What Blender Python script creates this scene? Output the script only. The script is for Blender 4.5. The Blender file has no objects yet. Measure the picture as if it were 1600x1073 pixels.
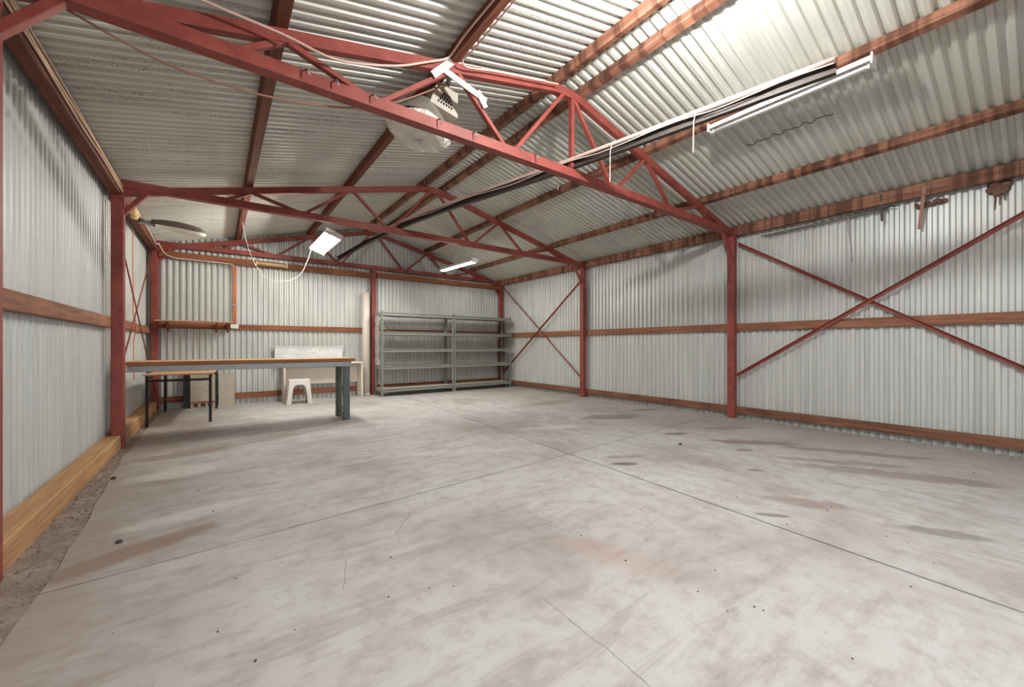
import bpy, bmesh, math, random
from mathutils import Vector, Matrix

# ------------------------------------------------------------------ camera, world, exposure
scene = bpy.context.scene
C = scene.collection
random.seed(7)
PI = math.pi

cam_d = bpy.data.cameras.new('camera')
cam_d.sensor_width = 36.0
cam_d.lens = 620.37 / 1600 * 36.0
cam_d.shift_y = 3.86 / 1600
cam_d.clip_start = 0.02
cam = bpy.data.objects.new('camera', cam_d)
C.objects.link(cam)
cam.location = (0.008, 0.071, 1.0606)
cam.rotation_euler = (math.radians(90), 0, math.radians(-36.5495))
scene.camera = cam

SKY_STRENGTH = 1.7
TUBE_STRENGTH = 1700.0
FILL_BEHIND = 340.0
TUBE_BACK_LEFT = 270.0
TUBE_BACK_RIGHT = 190.0
world = bpy.data.worlds.new('sky')
scene.world = world
world.use_nodes = True
bg = world.node_tree.nodes['Background']
bg.inputs['Color'].default_value = (0.86, 0.93, 1.0, 1)
bg.inputs['Strength'].default_value = SKY_STRENGTH

vs = scene.view_settings
vs.view_transform = 'Standard'
vs.look = 'None'
vs.gamma = 1.0
vs.use_curve_mapping = False
vs.exposure = 0.0
scene.cycles.use_denoising = True
scene.cycles.max_bounces = 8
scene.cycles.diffuse_bounces = 5
scene.cycles.sample_clamp_indirect = 6.0

# ------------------------------------------------------------------ materials
def srgb(r, g, b):
    def f(c):
        c /= 255.0
        return c / 12.92 if c <= 0.04045 else ((c + 0.055) / 1.055) ** 2.4
    return (f(r), f(g), f(b), 1.0)

class NT:
    def __init__(s, name):
        s.m = bpy.data.materials.new(name)
        s.m.use_nodes = True
        s.t = s.m.node_tree
        s.b = s.t.nodes['Principled BSDF']
    def n(s, kind, **kw):
        nd = s.t.nodes.new(kind)
        for k, v in kw.items():
            if k in nd.inputs: nd.inputs[k].default_value = v
            else: setattr(nd, k, v)
        return nd
    def l(s, a, b): s.t.links.new(a, b)
    def pos(s): return s.n('ShaderNodeNewGeometry').outputs['Position']
    def mapping(s, vec, scale=(1, 1, 1), rot=(0, 0, 0), loc=(0, 0, 0)):
        m = s.n('ShaderNodeMapping')
        m.inputs['Scale'].default_value = scale
        m.inputs['Rotation'].default_value = rot
        m.inputs['Location'].default_value = loc
        s.l(vec, m.inputs['Vector'])
        return m.outputs['Vector']
    def noise(s, vec, scale, detail=4, rough=0.55, dist=0.0):
        nd = s.n('ShaderNodeTexNoise')
        nd.inputs['Scale'].default_value = scale
        nd.inputs['Detail'].default_value = detail
        nd.inputs['Roughness'].default_value = rough
        nd.inputs['Distortion'].default_value = dist
        s.l(vec, nd.inputs['Vector'])
        return nd.outputs['Fac']
    def ramp(s, fac, stops):
        r = s.n('ShaderNodeValToRGB')
        e = r.color_ramp.elements
        while len(e) < len(stops): e.new(0.5)
        for i, (p, c) in enumerate(stops):
            e[i].position = p
            e[i].color = c if not isinstance(c, (int, float)) else (c, c, c, 1)
        s.l(fac, r.inputs['Fac'])
        return r.outputs['Color']
    def mix(s, fac, a, b, mode='MIX'):
        m = s.n('ShaderNodeMix', data_type='RGBA', blend_type=mode)
        for inp, v in ((m.inputs[0], fac), (m.inputs[6], a), (m.inputs[7], b)):
            if isinstance(v, (int, float)): inp.default_value = v
            elif isinstance(v, tuple): inp.default_value = v
            else: s.l(v, inp)
        return m.outputs[2]
    def math(s, op, a, b=0.0):
        m = s.n('ShaderNodeMath', operation=op)
        for inp, v in ((m.inputs[0], a), (m.inputs[1], b)):
            if isinstance(v, (int, float)): inp.default_value = v
            else: s.l(v, inp)
        return m.outputs[0]
    def bump(s, h, strength=0.3, dist=0.01):
        b = s.n('ShaderNodeBump')
        b.inputs['Strength'].default_value = strength
        b.inputs['Distance'].default_value = dist
        s.l(h, b.inputs['Height'])
        s.l(b.outputs['Normal'], s.b.inputs['Normal'])
    def done(s, col, rough=0.6, metal=0.0, spec=0.5):
        if isinstance(col, tuple): s.b.inputs['Base Color'].default_value = col
        else: s.l(col, s.b.inputs['Base Color'])
        if isinstance(rough, (int, float)): s.b.inputs['Roughness'].default_value = rough
        else: s.l(rough, s.b.inputs['Roughness'])
        s.b.inputs['Metallic'].default_value = metal
        s.b.inputs['Specular IOR Level'].default_value = spec
        return s.m

def simple(name, col, rough=0.5, metal=0.0, vary=0.12, scale=12.0, spec=0.5):
    t = NT(name)
    n = t.noise(t.pos(), scale, 5)
    d = tuple(c * (1 - vary) for c in col[:3]) + (1,)
    u = tuple(min(1, c * (1 + vary)) for c in col[:3]) + (1,)
    return t.done(t.ramp(n, [(0.3, d), (0.7, u)]), rough, metal, spec)

def sheet_mat(name, base, streak_axis, mould=0.0, grime=0.35):
    """dull painted zinc sheet: faint streaks down the sheet, scuffs, optional mould specks"""
    t = NT(name)
    p = t.pos()
    sc = {'z': (9, 9, 0.5), 'x': (0.5, 9, 0.5)}[streak_axis]
    st = t.noise(t.mapping(p, sc), 1.6, 5, 0.6)
    big = t.noise(p, 0.9, 4, 0.55)
    dk = tuple(c * (1 - grime) for c in base[:3]) + (1,)
    col = t.mix(t.ramp(st, [(0.35, 0.55), (0.62, 0.0)]), base, dk)
    warm = (base[0] * 0.88, base[1] * 0.86, base[2] * 0.80, 1)
    col = t.mix(t.ramp(big, [(0.42, 0.0), (0.75, 0.45)]), col, warm)
    sp = t.noise(t.mapping(p, (1, 1, 1)), 55, 3, 0.7)
    spm = t.ramp(sp, [(0.69, 0.0), (0.74, 0.6)])
    col = t.mix(spm, col, srgb(96, 88, 78))
    sc2 = t.noise(t.mapping(p, (1, 1, 0.45) if streak_axis == 'z' else (0.45, 1, 1)), 13, 6, 0.75, 0.6)
    col = t.mix(t.ramp(sc2, [(0.66, 0.0), (0.74, 0.45)]), col, srgb(132, 128, 120))
    if mould:
        a = t.noise(t.mapping(p, (0.9, 6, 0.9)), 1.1, 3, 0.5)
        b = t.noise(p, 70, 2, 0.8)
        am = t.ramp(a, [(0.50, 0.0), (0.62, 1.0)])
        bm = t.ramp(b, [(0.53, 0.0), (0.60, 1.0)])
        col = t.mix(t.math('MULTIPLY', t.math('MULTIPLY', am, bm), mould), col, srgb(52, 50, 46))
    return t.done(col, 0.42, 0.15, 0.5)

def wood_mat(name, light, dark, axis, bands=False, rough=0.7):
    t = NT(name)
    p = t.pos()
    sc = {'x': (0.8, 16, 16), 'y': (16, 0.8, 16), 'z': (16, 16, 0.8)}[axis]
    g = t.noise(t.mapping(p, sc), 2.2, 6, 0.65, 0.4)
    col = t.ramp(g, [(0.3, dark), (0.68, light)])
    b = t.noise(p, 2.3, 3)
    col = t.mix(t.ramp(b, [(0.45, 0.0), (0.75, 0.6)]), col, dark)
    if bands:   # irregular dark bands across the timber, about one per corrugation
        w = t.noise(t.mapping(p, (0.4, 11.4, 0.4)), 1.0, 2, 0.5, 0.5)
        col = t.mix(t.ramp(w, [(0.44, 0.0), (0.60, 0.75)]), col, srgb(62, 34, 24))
    t.bump(g, 0.25, 0.004)
    return t.done(col, rough, 0.0, 0.3)

M = {}
M['sheet_wall'] = sheet_mat('sheet_wall', srgb(207, 211, 209), 'z', 0.0, 0.30)
M['sheet_roof_left'] = sheet_mat('sheet_roof_left', srgb(212, 212, 205), 'x', 0.5, 0.25)
M['sheet_roof_right'] = sheet_mat('sheet_roof_right', srgb(212, 214, 206), 'x', 0.10, 0.25)

def oxide():
    t = NT('red_oxide_steel')
    p = t.pos()
    n = t.noise(p, 7, 6, 0.65)
    col = t.ramp(n, [(0.25, srgb(114, 52, 46)), (0.55, srgb(140, 68, 60)), (0.8, srgb(157, 86, 76))])
    s = t.noise(p, 60, 3, 0.7)
    col = t.mix(t.ramp(s, [(0.70, 0.0), (0.75, 0.7)]), col, srgb(190, 150, 140))
    return t.done(col, 0.55, 0.0, 0.4)
M['oxide'] = oxide()
M['wood_y'] = wood_mat('brown_timber_along', srgb(168, 116, 90), srgb(104, 66, 50), 'y')
M['wood_low'] = wood_mat('dark_low_rail_timber', srgb(150, 104, 80), srgb(84, 54, 42), 'y')
M['wood_x'] = wood_mat('brown_timber_across', srgb(164, 104, 72), srgb(104, 60, 42), 'x')
M['purlin'] = wood_mat('banded_purlin_timber', srgb(168, 120, 96), srgb(100, 64, 50), 'y', True)
M['purlin_dark'] = wood_mat('dark_purlin_timber', srgb(128, 76, 58), srgb(82, 46, 36), 'y')
M['pine'] = wood_mat('pale_pine', srgb(204, 164, 120), srgb(156, 114, 78), 'y')
M['ply'] = wood_mat('bench_top_timber', srgb(206, 168, 132), srgb(176, 132, 96), 'x')
M['ply_edge'] = wood_mat('bench_edge_timber', srgb(164, 112, 72), srgb(132, 84, 52), 'x')
M['chip'] = simple('chipboard', srgb(206, 190, 172), 0.7, 0, 0.12, 40)
M['galv'] = simple('galvanised_steel', srgb(152, 155, 156), 0.42, 0.5, 0.18, 45)
M['rackgrey'] = simple('grey_rack_steel', srgb(92, 98, 100), 0.45, 0.2, 0.1, 20)
M['shelfgrey'] = simple('hammered_grey_shelf_steel', srgb(146, 150, 144), 0.4, 0.25, 0.14, 60)
M['black'] = simple('black_steel', srgb(34, 33, 32), 0.45, 0.2, 0.2, 20)
M['dark'] = simple('dark_steel', srgb(66, 58, 54), 0.6, 0.2, 0.2, 14)
M['white'] = simple('white_enamel', srgb(236, 234, 230), 0.35, 0.0, 0.03, 9)
M['plastic'] = simple('white_plastic', srgb(232, 230, 226), 0.4, 0.0, 0.03, 9)
M['laminate'] = simple('cream_laminate', srgb(222, 212, 200), 0.5, 0.0, 0.05, 6)
M['pvc'] = simple('cream_card_tube', srgb(226, 216, 206), 0.55, 0.0, 0.04, 6)
M['cable_pink'] = simple('dusty_pink_cable', srgb(204, 172, 160), 0.6, 0.0, 0.1, 30)
M['cable_white'] = simple('white_cable', srgb(222, 212, 204), 0.6, 0.0, 0.08, 30)
M['cable_brown'] = simple('brown_cable', srgb(150, 108, 92), 0.6, 0.0, 0.1, 30)
M['string'] = simple('pale_string', srgb(222, 200, 188), 0.8, 0.0, 0.1, 50)
M['orange'] = simple('orange_conduit', srgb(214, 116, 60), 0.45, 0.0, 0.1, 12)
M['fibro'] = simple('fibre_cement_board', srgb(176, 166, 152), 0.8, 0.0, 0.16, 22)
M['brick'] = simple('red_brick', srgb(150, 92, 74), 0.85, 0.0, 0.2, 30)
M['gearbox'] = simple('grey_gear_box', srgb(186, 178, 166), 0.45, 0.25, 0.06, 14)
M['reflector'] = simple('spun_aluminium', srgb(168, 162, 152), 0.35, 0.6, 0.1, 10)
M['slot'] = simple('vent_slot_dark', srgb(24, 22, 20), 0.8, 0, 0.1, 10)
M['gold'] = simple('yellowed_batten', srgb(206, 172, 122), 0.45, 0.0, 0.08, 14)
M['mud'] = simple('mud_nest', srgb(110, 84, 70), 0.95, 0.0, 0.25, 60)
M['lamp_shell'] = simple('weathered_lamp_shell', srgb(98, 88, 80), 0.55, 0.2, 0.15, 14)
M['lens'] = simple('milky_lens', srgb(226, 224, 216), 0.3, 0.0, 0.04, 8)
M['pebble'] = simple('gravel', srgb(126, 112, 102), 0.9, 0.0, 0.3, 25)
M['speck'] = simple('dark_crumb', srgb(66, 58, 52), 0.9, 0.0, 0.25, 25)
M['galvstrap'] = simple('perforated_galvanised_strap', srgb(206, 202, 198), 0.4, 0.4, 0.06, 60)
M['unlit'] = simple('unlit_tube_glass', srgb(226, 226, 228), 0.2, 0.0, 0.02, 8)
M['foam'] = simple('yellow_expanding_foam', srgb(214, 188, 134), 0.9, 0.0, 0.2, 40)

def marble():
    t = NT('white_marbled_board')
    n = t.noise(t.mapping(t.pos(), (1.2, 2, 5)), 2.2, 6, 0.6, 1.2)
    return t.done(t.ramp(n, [(0.36, srgb(206, 210, 213)), (0.55, srgb(226, 229, 231)), (0.7, srgb(234, 235, 236))]), 0.3)
M['marble'] = marble()

def bag():
    t = NT('crumpled_clear_bag')
    n = t.noise(t.pos(), 11, 4, 0.6, 0.8)
    t.bump(n, 1.0, 0.06)
    t.b.inputs['Subsurface Weight'].default_value = 0.0
    return t.done(srgb(228, 222, 216), 0.2)
M['bag'] = bag()

def film():
    t = NT('clear_plastic_film')
    n = t.noise(t.pos(), 16, 4, 0.6, 0.8)
    t.bump(n, 0.8, 0.03)
    t.b.inputs['Transmission Weight'].default_value = 0.8
    t.b.inputs['IOR'].default_value = 1.15
    return t.done(srgb(236, 238, 238), 0.12)
M['film'] = film()

def tube_mat(name, strength, col=(1.0, 0.955, 0.86, 1)):
    t = NT(name)
    t.b.inputs['Emission Color'].default_value = col
    t.b.inputs['Emission Strength'].default_value = strength
    return t.done((0.9, 0.9, 0.9, 1), 0.4)
M['tube_lit'] = tube_mat('lit_fluorescent_tube', TUBE_STRENGTH, (1.0, 0.985, 0.955, 1))
M['fill_tube'] = tube_mat('added_fill_tube', FILL_BEHIND, (1.0, 0.985, 0.955, 1))  # glow of the added fill lamp, not a seen source
M['tube_back_left'] = tube_mat('lit_fluorescent_tube_rear', TUBE_BACK_LEFT)
M['tube_back_right'] = tube_mat('lit_fluorescent_tube_corner', TUBE_BACK_RIGHT)

def concrete():
    t = NT('worn_concrete')
    p = t.pos()
    base = srgb(189, 187, 187)
    n1 = t.noise(p, 0.8, 6, 0.6, 0.3)
    col = t.ramp(n1, [(0.3, srgb(156, 149, 144)), (0.5, base), (0.72, srgb(199, 198, 198))])
    # trowel / drag streaks
    xs_ = t.n('ShaderNodeSeparateXYZ'); t.l(p, xs_.inputs[0])
    side = t.n('ShaderNodeMapRange'); t.l(xs_.outputs['X'], side.inputs[0])
    side.inputs[1].default_value = 1.6; side.inputs[2].default_value = 3.2
    na = t.noise(t.mapping(p, (1.3, 5.5, 1), (0, 0, math.radians(-12))), 1.4, 6, 0.68, 0.5)
    nb = t.noise(t.mapping(p, (5.5, 1.3, 1), (0, 0, math.radians(14))), 1.4, 6, 0.68, 0.5)
    n2 = t.n('ShaderNodeMix', data_type='FLOAT')
    t.l(side.outputs[0], n2.inputs[0]); t.l(na, n2.inputs[2]); t.l(nb, n2.inputs[3])
    n2 = n2.outputs[0]
    col = t.mix(t.ramp(n2, [(0.48, 0.0), (0.70, 0.7)]), col, srgb(146, 138, 132))
    n3 = t.noise(p, 9, 6, 0.7)
    col = t.mix(t.ramp(n3, [(0.48, 0.0), (0.72, 0.5)]), col, srgb(140, 130, 122))
    n4 = t.noise(p, 42, 3, 0.75)
    col = t.mix(t.ramp(n4, [(0.68, 0.0), (0.74, 0.55)]), col, srgb(112, 100, 92))
    # grime that gathers along both side walls and round the back right
    xyz = t.n('ShaderNodeSeparateXYZ'); t.l(p, xyz.inputs[0])
    wob = t.math('MULTIPLY', t.math('SUBTRACT', t.noise(p, 1.4, 5, 0.6), 0.5), 1.6)
    xe = t.math('ADD', xyz.outputs['X'], wob)
    lft = t.n('ShaderNodeMapRange'); t.l(xe, lft.inputs[0])
    lft.inputs[1].default_value = 0.35; lft.inputs[2].default_value = -0.75
    rgt = t.n('ShaderNodeMapRange'); t.l(xe, rgt.inputs[0])
    rgt.inputs[1].default_value = 4.0; rgt.inputs[2].default_value = 6.3
    col = t.mix(t.math('MULTIPLY', lft.outputs[0], 0.75), col, srgb(140, 124, 112))
    col = t.mix(t.math('MULTIPLY', rgt.outputs[0], 0.6), col, srgb(160, 148, 138))
    # oil and water stains with a shape of their own: centre, radii, turn, strength, colour
    oil = srgb(104, 98, 90); brown = srgb(134, 112, 98); pale = srgb(226, 222, 218); rust = srgb(178, 152, 140)
    spots = [(2.95, 2.34, .15, .05, -35, .85, oil), (3.12, 2.50, .22, .06, -30, .55, brown), (4.74, 3.96, .55, .22, -20, .6, oil),
             (4.46, 2.74, .20, .07, -25, .75, oil), (4.72, 2.02, .48, .11, -48, .75, brown), (5.3, 2.55, .35, .12, -30, .5, brown),
             (4.32, 1.91, .10, .04, -30, .7, oil), (4.5, .8, .8, .14, -62, .55, brown), (3.2, 1.05, .30, .10, -60, .55, brown),
             (1.62, 1.38, .34, .12, -70, .40, rust), (-.35, 2.88, .42, .11, 25, .75, brown), (-.25, 4.43, .35, .18, 12, .4, pale),
             (-.12, 3.30, .45, .10, 12, .3, pale), (3.3, .44, .25, .07, -60, .5, oil), (5.74, 4.05, .3, .1, -20, .55, oil),
             (4.55, 1.23, .6, .08, -55, .5, brown), (0.4, 5.4, .9, .16, 14, .35, brown), (4.9, 5.6, .8, .25, 0, .4, brown),
             (3.55, 3.9, .5, .12, -20, .35, pale), (2.8, 1.1, .10, .03, -50, .7, oil), (3.7, 1.55, .08, .035, -50, .7, oil),
             (5.1, 1.2, .7, .1, -60, .5, oil), (-.3, 5.1, .5, .14, 10, .55, brown), (1.9, 3.6, .6, .1, -25, .25, pale)]
    nz = t.math('MULTIPLY', t.math('SUBTRACT', t.noise(p, 5.5, 4, 0.65), 0.5), 1.1)
    for (x, y, rx, ry, a, s, c) in spots:
        a = math.radians(a)
        ca, sa = math.cos(a), math.sin(a)
        # Mapping as POINT: scale, rotate, translate -> use TEXTURE type which applies the inverse
        m = t.n('ShaderNodeMapping'); m.vector_type = 'TEXTURE'
        m.inputs['Location'].default_value = (x, y, 0)
        m.inputs['Rotation'].default_value = (0, 0, a)
        m.inputs['Scale'].default_value = (rx, ry, 10)
        t.l(p, m.inputs['Vector'])
        ln = t.n('ShaderNodeVectorMath', operation='LENGTH'); t.l(m.outputs[0], ln.inputs[0])
        d = t.math('ADD', ln.outputs['Value'], nz)
        mr = t.n('ShaderNodeMapRange'); mr.interpolation_type = 'SMOOTHSTEP'
        t.l(d, mr.inputs[0]); mr.inputs[1].default_value = 1.1; mr.inputs[2].default_value = 0.6
        mr.inputs[3].default_value = 0.0; mr.inputs[4].default_value = s
        col = t.mix(mr.outputs[0], col, c)
    # hairline cracks: (point, direction, half length)
    wv = t.math('MULTIPLY', t.math('SUBTRACT', t.noise(p, 2.6, 4, 0.45), 0.5), 0.12)
    for (x, y, a, hl) in ((1.10, 1.0, 88, 0.34), (0.90, 2.38, 56, 0.15), (0.48, 2.02, 73, 0.13), (3.6, 1.0, 80, 0.5)):
        m = t.n('ShaderNodeMapping'); m.vector_type = 'TEXTURE'
        m.inputs['Location'].default_value = (x, y, 0)
        m.inputs['Rotation'].default_value = (0, 0, math.radians(a))
        t.l(p, m.inputs['Vector'])
        sx = t.n('ShaderNodeSeparateXYZ'); t.l(m.outputs[0], sx.inputs[0])
        across = t.math('ABSOLUTE', t.math('ADD', sx.outputs['Y'], wv))
        on = t.math('MULTIPLY', t.math('LESS_THAN', across, 0.0016), t.math('LESS_THAN', t.math('ABSOLUTE', sx.outputs['X']), hl))
        col = t.mix(t.math('MULTIPLY', on, 0.7), col, srgb(92, 84, 78))
    h = t.math('ADD', t.math('MULTIPLY', n3, 0.6), t.math('MULTIPLY', n4, 0.4))
    t.bump(h, 0.22, 0.006)
    return t.done(col, 0.72, 0.0, 0.35)
M['concrete'] = concrete()

def dirt():
    t = NT('dry_dirt')
    p = t.pos()
    n = t.noise(p, 6, 8, 0.7)
    m = t.noise(p, 40, 4, 0.7)
    col = t.ramp(n, [(0.3, srgb(122, 108, 98)), (0.6, srgb(160, 148, 138)), (0.8, srgb(184, 174, 166))])
    col = t.mix(t.ramp(m, [(0.55, 0.0), (0.7, 0.6)]), col, srgb(84, 70, 60))
    t.bump(m, 0.6, 0.02)
    return t.done(col, 0.95, 0.0, 0.2)
M['dirt'] = dirt()

# ------------------------------------------------------------------ mesh helpers
def wloc(o):
    v = Vector((0, 0, 0))
    while o is not None:
        v += o.location
        o = o.parent
    return v

class MB:
    def __init__(s): s.v = []; s.f = []; s.sm = []
    def add(s, vs_, fs, smooth=False):
        o = len(s.v)
        s.v += [tuple(x) for x in vs_]
        s.f += [tuple(i + o for i in f) for f in fs]
        s.sm += [smooth] * len(fs)
        return s
    def box(s, x0, x1, y0, y1, z0, z1, c=0.0):
        if x0 > x1: x0, x1 = x1, x0
        if y0 > y1: y0, y1 = y1, y0
        if z0 > z1: z0, z1 = z1, z0
        if c:
            d = (x1 - x0, y1 - y0, z1 - z0)
            k = max(range(3), key=lambda i: d[i])
            mid = [(x0 + x1) / 2, (y0 + y1) / 2, (z0 + z1) / 2]
            a = mid[:]; b = mid[:]
            lo = (x0, y0, z0); hi = (x1, y1, z1)
            a[k] = lo[k]; b[k] = hi[k]
            up = (0, 0, 1) if k != 2 else (0, 1, 0)
            w, h = {0: (d[1], d[2]), 1: (d[0], d[2]), 2: (d[0], d[1])}[k]
            return s.bar(a, b, w, h, up, c)
        v = [(x, y, z) for z in (z0, z1) for y in (y0, y1) for x in (x0, x1)]
        return s.add(v, [(0, 2, 3, 1), (4, 5, 7, 6), (0, 1, 5, 4), (2, 6, 7, 3), (0, 4, 6, 2), (1, 3, 7, 5)])
    def bar(s, p, q, w, h, up=(0, 0, 1), c=0.0):
        """bar from p to q, w across, h along up; c chamfers the long edges"""
        p, q = Vector(p), Vector(q)
        d = (q - p).normalized()
        side = d.cross(Vector(up)).normalized()
        u = side.cross(d).normalized()
        a, b = w / 2, h / 2
        if c: prof = [(-a + c, -b), (a - c, -b), (a, -b + c), (a, b - c), (a - c, b), (-a + c, b), (-a, b - c), (-a, -b + c)]
        else: prof = [(-a, -b), (a, -b), (a, b), (-a, b)]
        n = len(prof)
        v = [p + side * x + u * y for x, y in prof] + [q + side * x + u * y for x, y in prof]
        f = [(i, (i + 1) % n, n + (i + 1) % n, n + i) for i in range(n)]
        f += [tuple(range(n))[::-1], tuple(range(n, 2 * n))]
        return s.add(v, f)
    def path_bar(s, pts, w, h, up=(0, 1, 0)):
        """rectangular bar swept along a bent path; up is the constant binormal (w along it, h in the bend plane)"""
        pts = [Vector(p) for p in pts]
        B = Vector(up).normalized()
        v = []
        for i, p in enumerate(pts):
            if i == 0: t = pts[1] - p
            elif i == len(pts) - 1: t = p - pts[-2]
            else: t = (pts[i + 1] - p).normalized() + (p - pts[i - 1]).normalized()
            t.normalize()
            nrm = B.cross(t).normalized()
            for x, y in ((-1, -1), (1, -1), (1, 1), (-1, 1)):
                v.append(p + B * (x * w / 2) + nrm * (y * h / 2))
        f = []
        for i in range(len(pts) - 1):
            for k in range(4):
                a = i * 4 + k; b = i * 4 + (k + 1) % 4
                f.append((a, b, b + 4, a + 4))
        e = (len(pts) - 1) * 4
        f += [(3, 2, 1, 0), (e, e + 1, e + 2, e + 3)]
        return s.add(v, f)
    def tube(s, pts, r, n=6, cap=True, smooth=True):
        pts = [Vector(p) for p in pts]
        v = []; prev = None
        for i, p in enumerate(pts):
            if i == 0: t = pts[1] - p
            elif i == len(pts) - 1: t = p - pts[-2]
            else: t = pts[i + 1] - pts[i - 1]
            t.normalize()
            if prev is None:
                a = Vector((0, 0, 1)) if abs(t.z) < 0.9 else Vector((1, 0, 0))
                u = t.cross(a).normalized()
            else: u = (prev - t * prev.dot(t)).normalized()
            prev = u
            w = t.cross(u)
            rr = r[i] if isinstance(r, (list, tuple)) else r
            for k in range(n):
                ang = 2 * PI * k / n
                v.append(p + u * (rr * math.cos(ang)) + w * (rr * math.sin(ang)))
        f = []
        for i in range(len(pts) - 1):
            for k in range(n):
                a = i * n + k; b = i * n + (k + 1) % n
                f.append((a, b, b + n, a + n))
        s.add(v, f, smooth)
        if cap:
            o = len(s.v) - len(v)
            s.f += [tuple(o + k for k in range(n))[::-1], tuple(o + (len(pts) - 1) * n + k for k in range(n))]
            s.sm += [False, False]
        return s
    def prism(s, poly, z0, z1):
        n = len(poly)
        v = [(x, y, z0) for x, y in poly] + [(x, y, z1) for x, y in poly]
        f = [(i, (i + 1) % n, n + (i + 1) % n, n + i) for i in range(n)] + [tuple(range(n))[::-1], tuple(range(n, 2 * n))]
        return s.add(v, f)
    def xform(s, mat):
        s.v = [tuple(mat @ Vector(v)) for v in s.v]
        return s
    def build(s, name, mat, parent=None):
        me = bpy.data.meshes.new(name)
        if parent is not None: o0 = wloc(parent)
        else:
            xs, ys, zs = zip(*s.v)
            o0 = Vector(((min(xs) + max(xs)) / 2, (min(ys) + max(ys)) / 2, min(zs)))
        me.from_pydata([Vector(v) - o0 for v in s.v], [], s.f)
        me.materials.append(mat if not isinstance(mat, str) else M[mat])
        me.polygons.foreach_set('use_smooth', s.sm)
        bm = bmesh.new(); bm.from_mesh(me)
        bmesh.ops.recalc_face_normals(bm, faces=bm.faces)
        bm.to_mesh(me); bm.free()
        me.update()
        ob = bpy.data.objects.new(name, me)
        C.objects.link(ob)
        if parent is not None: ob.parent = parent
        else: ob.location = o0
        return ob

def tag(o, label, cat, group=None):
    o['label'] = label; o['category'] = cat
    if group: o['group'] = group
    return o

def thing(name, label, cat, loc, group=None):
    o = bpy.data.objects.new(name, None)
    o.empty_display_size = 0.1
    C.objects.link(o)
    o.location = loc
    return tag(o, label, cat, group)

def structure(name, loc=(0, 0, 0)):
    o = bpy.data.objects.new(name, None)
    o.empty_display_size = 0.1
    C.objects.link(o)
    o.location = loc
    o['kind'] = 'structure'
    return o

def spline(pts, n=8):
    """Catmull-Rom through the points"""
    P = [Vector(p) for p in pts]
    P = [P[0] * 2 - P[1]] + P + [P[-1] * 2 - P[-2]]
    out = []
    for i in range(1, len(P) - 2):
        for k in range(n):
            t = k / n
            a, b, c, d = P[i - 1], P[i], P[i + 1], P[i + 2]
            out.append(0.5 * ((2 * b) + (c - a) * t + (2 * a - 5 * b + 4 * c - d) * t * t + (3 * b - a - 3 * c + d) * t ** 3))
    out.append(P[-2])
    return out

# ------------------------------------------------------------------ dimensions
XL, XR = -0.78, 6.11            # inner faces of the columns
SXL, SXR, SYB = -0.946, 6.276, 8.978   # mean planes of the wall sheets
Y_FRONT = -3.4
FRAMES = [-0.18, 2.82, 5.82, 8.82]     # near faces of the portal frames
RX, RZ, SL = 2.75, 3.59, 0.248   # ridge, top of the top chord there, roof slope
def chord_top(x): return RZ - SL * abs(x - RX)
def roof_z(x): return chord_top(x) + 0.088
PITCH, AMP = 0.0866, 0.0135
# one rib of the sheet: flat crest, steep side, flat pan, steep side
RIB = [(0.0, 1.0), (0.16, 1.0), (0.20, 0.88), (0.30, -0.88), (0.34, -1.0), (0.66, -1.0), (0.70, -0.88), (0.80, 0.88), (0.84, 1.0)]

# ------------------------------------------------------------------ floor
ground = MB().box(-30, 36, -30, 40, -0.14, -0.09).build('ground', 'dirt')
ground['kind'] = 'structure'
floor = structure('floor')
MB().box(-0.97, 6.30, Y_FRONT - 0.1, 9.0, -0.088, -0.045).build('dirt_base', 'dirt', floor)
MB().box(-0.97, -0.55, Y_FRONT - 0.1, 9.0, -0.045, -0.008).build('dirt_strip', 'dirt', floor)
MB().box(6.15, 6.30, Y_FRONT - 0.1, 9.0, -0.045, -0.03).build('dirt_strip', 'dirt', floor)
def jx(y): return 2.58 + (y - 0.08) * (3.21 - 2.58) / (8.685 - 0.08)      # lengthwise joint
def jy(x): return 2.617 + (x + 0.73) * (3.082 - 2.617) / (5.579 + 0.73)   # crosswise joint
def xe(y):  # ragged left edge of the slab
    return -0.60 + 0.010 * math.sin(y * 2.3) + 0.008 * math.sin(y * 9.1 + 1) - 0.04 * min(3.0, max(0, y - 2.6))
g = 0.0075
ys_near = [Y_FRONT + i * (jy(-0.5) - Y_FRONT) / 24 for i in range(25)]
ys_far = [jy(-0.5) + i * (8.93 - jy(-0.5)) / 26 for i in range(27)]
slabs = [
    [(xe(y), y - (g if y == ys_near[-1] else 0)) for y in reversed(ys_near)] + [(jx(Y_FRONT) - g, Y_FRONT), (jx(jy(2.8)) - g, jy(2.8) - g)],
    [(jx(Y_FRONT) + g, Y_FRONT), (6.17, Y_FRONT), (6.17, jy(6.17) - g), (jx(jy(2.8)) + g, jy(2.8) - g)],
    [(xe(y), y + (g if y == ys_far[0] else 0)) for y in reversed(ys_far)] + [(jx(jy(2.8)) - g, jy(2.8) + g), (jx(8.93) - g, 8.93)],
    [(jx(jy(2.8)) + g, jy(2.8) + g), (6.17, jy(6.17) + g), (6.17, 8.93), (jx(8.93) + g, 8.93)],
]
for poly in slabs:
    MB().prism(poly, -0.06, 0.0).build('concrete_slab', 'concrete', floor)

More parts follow.
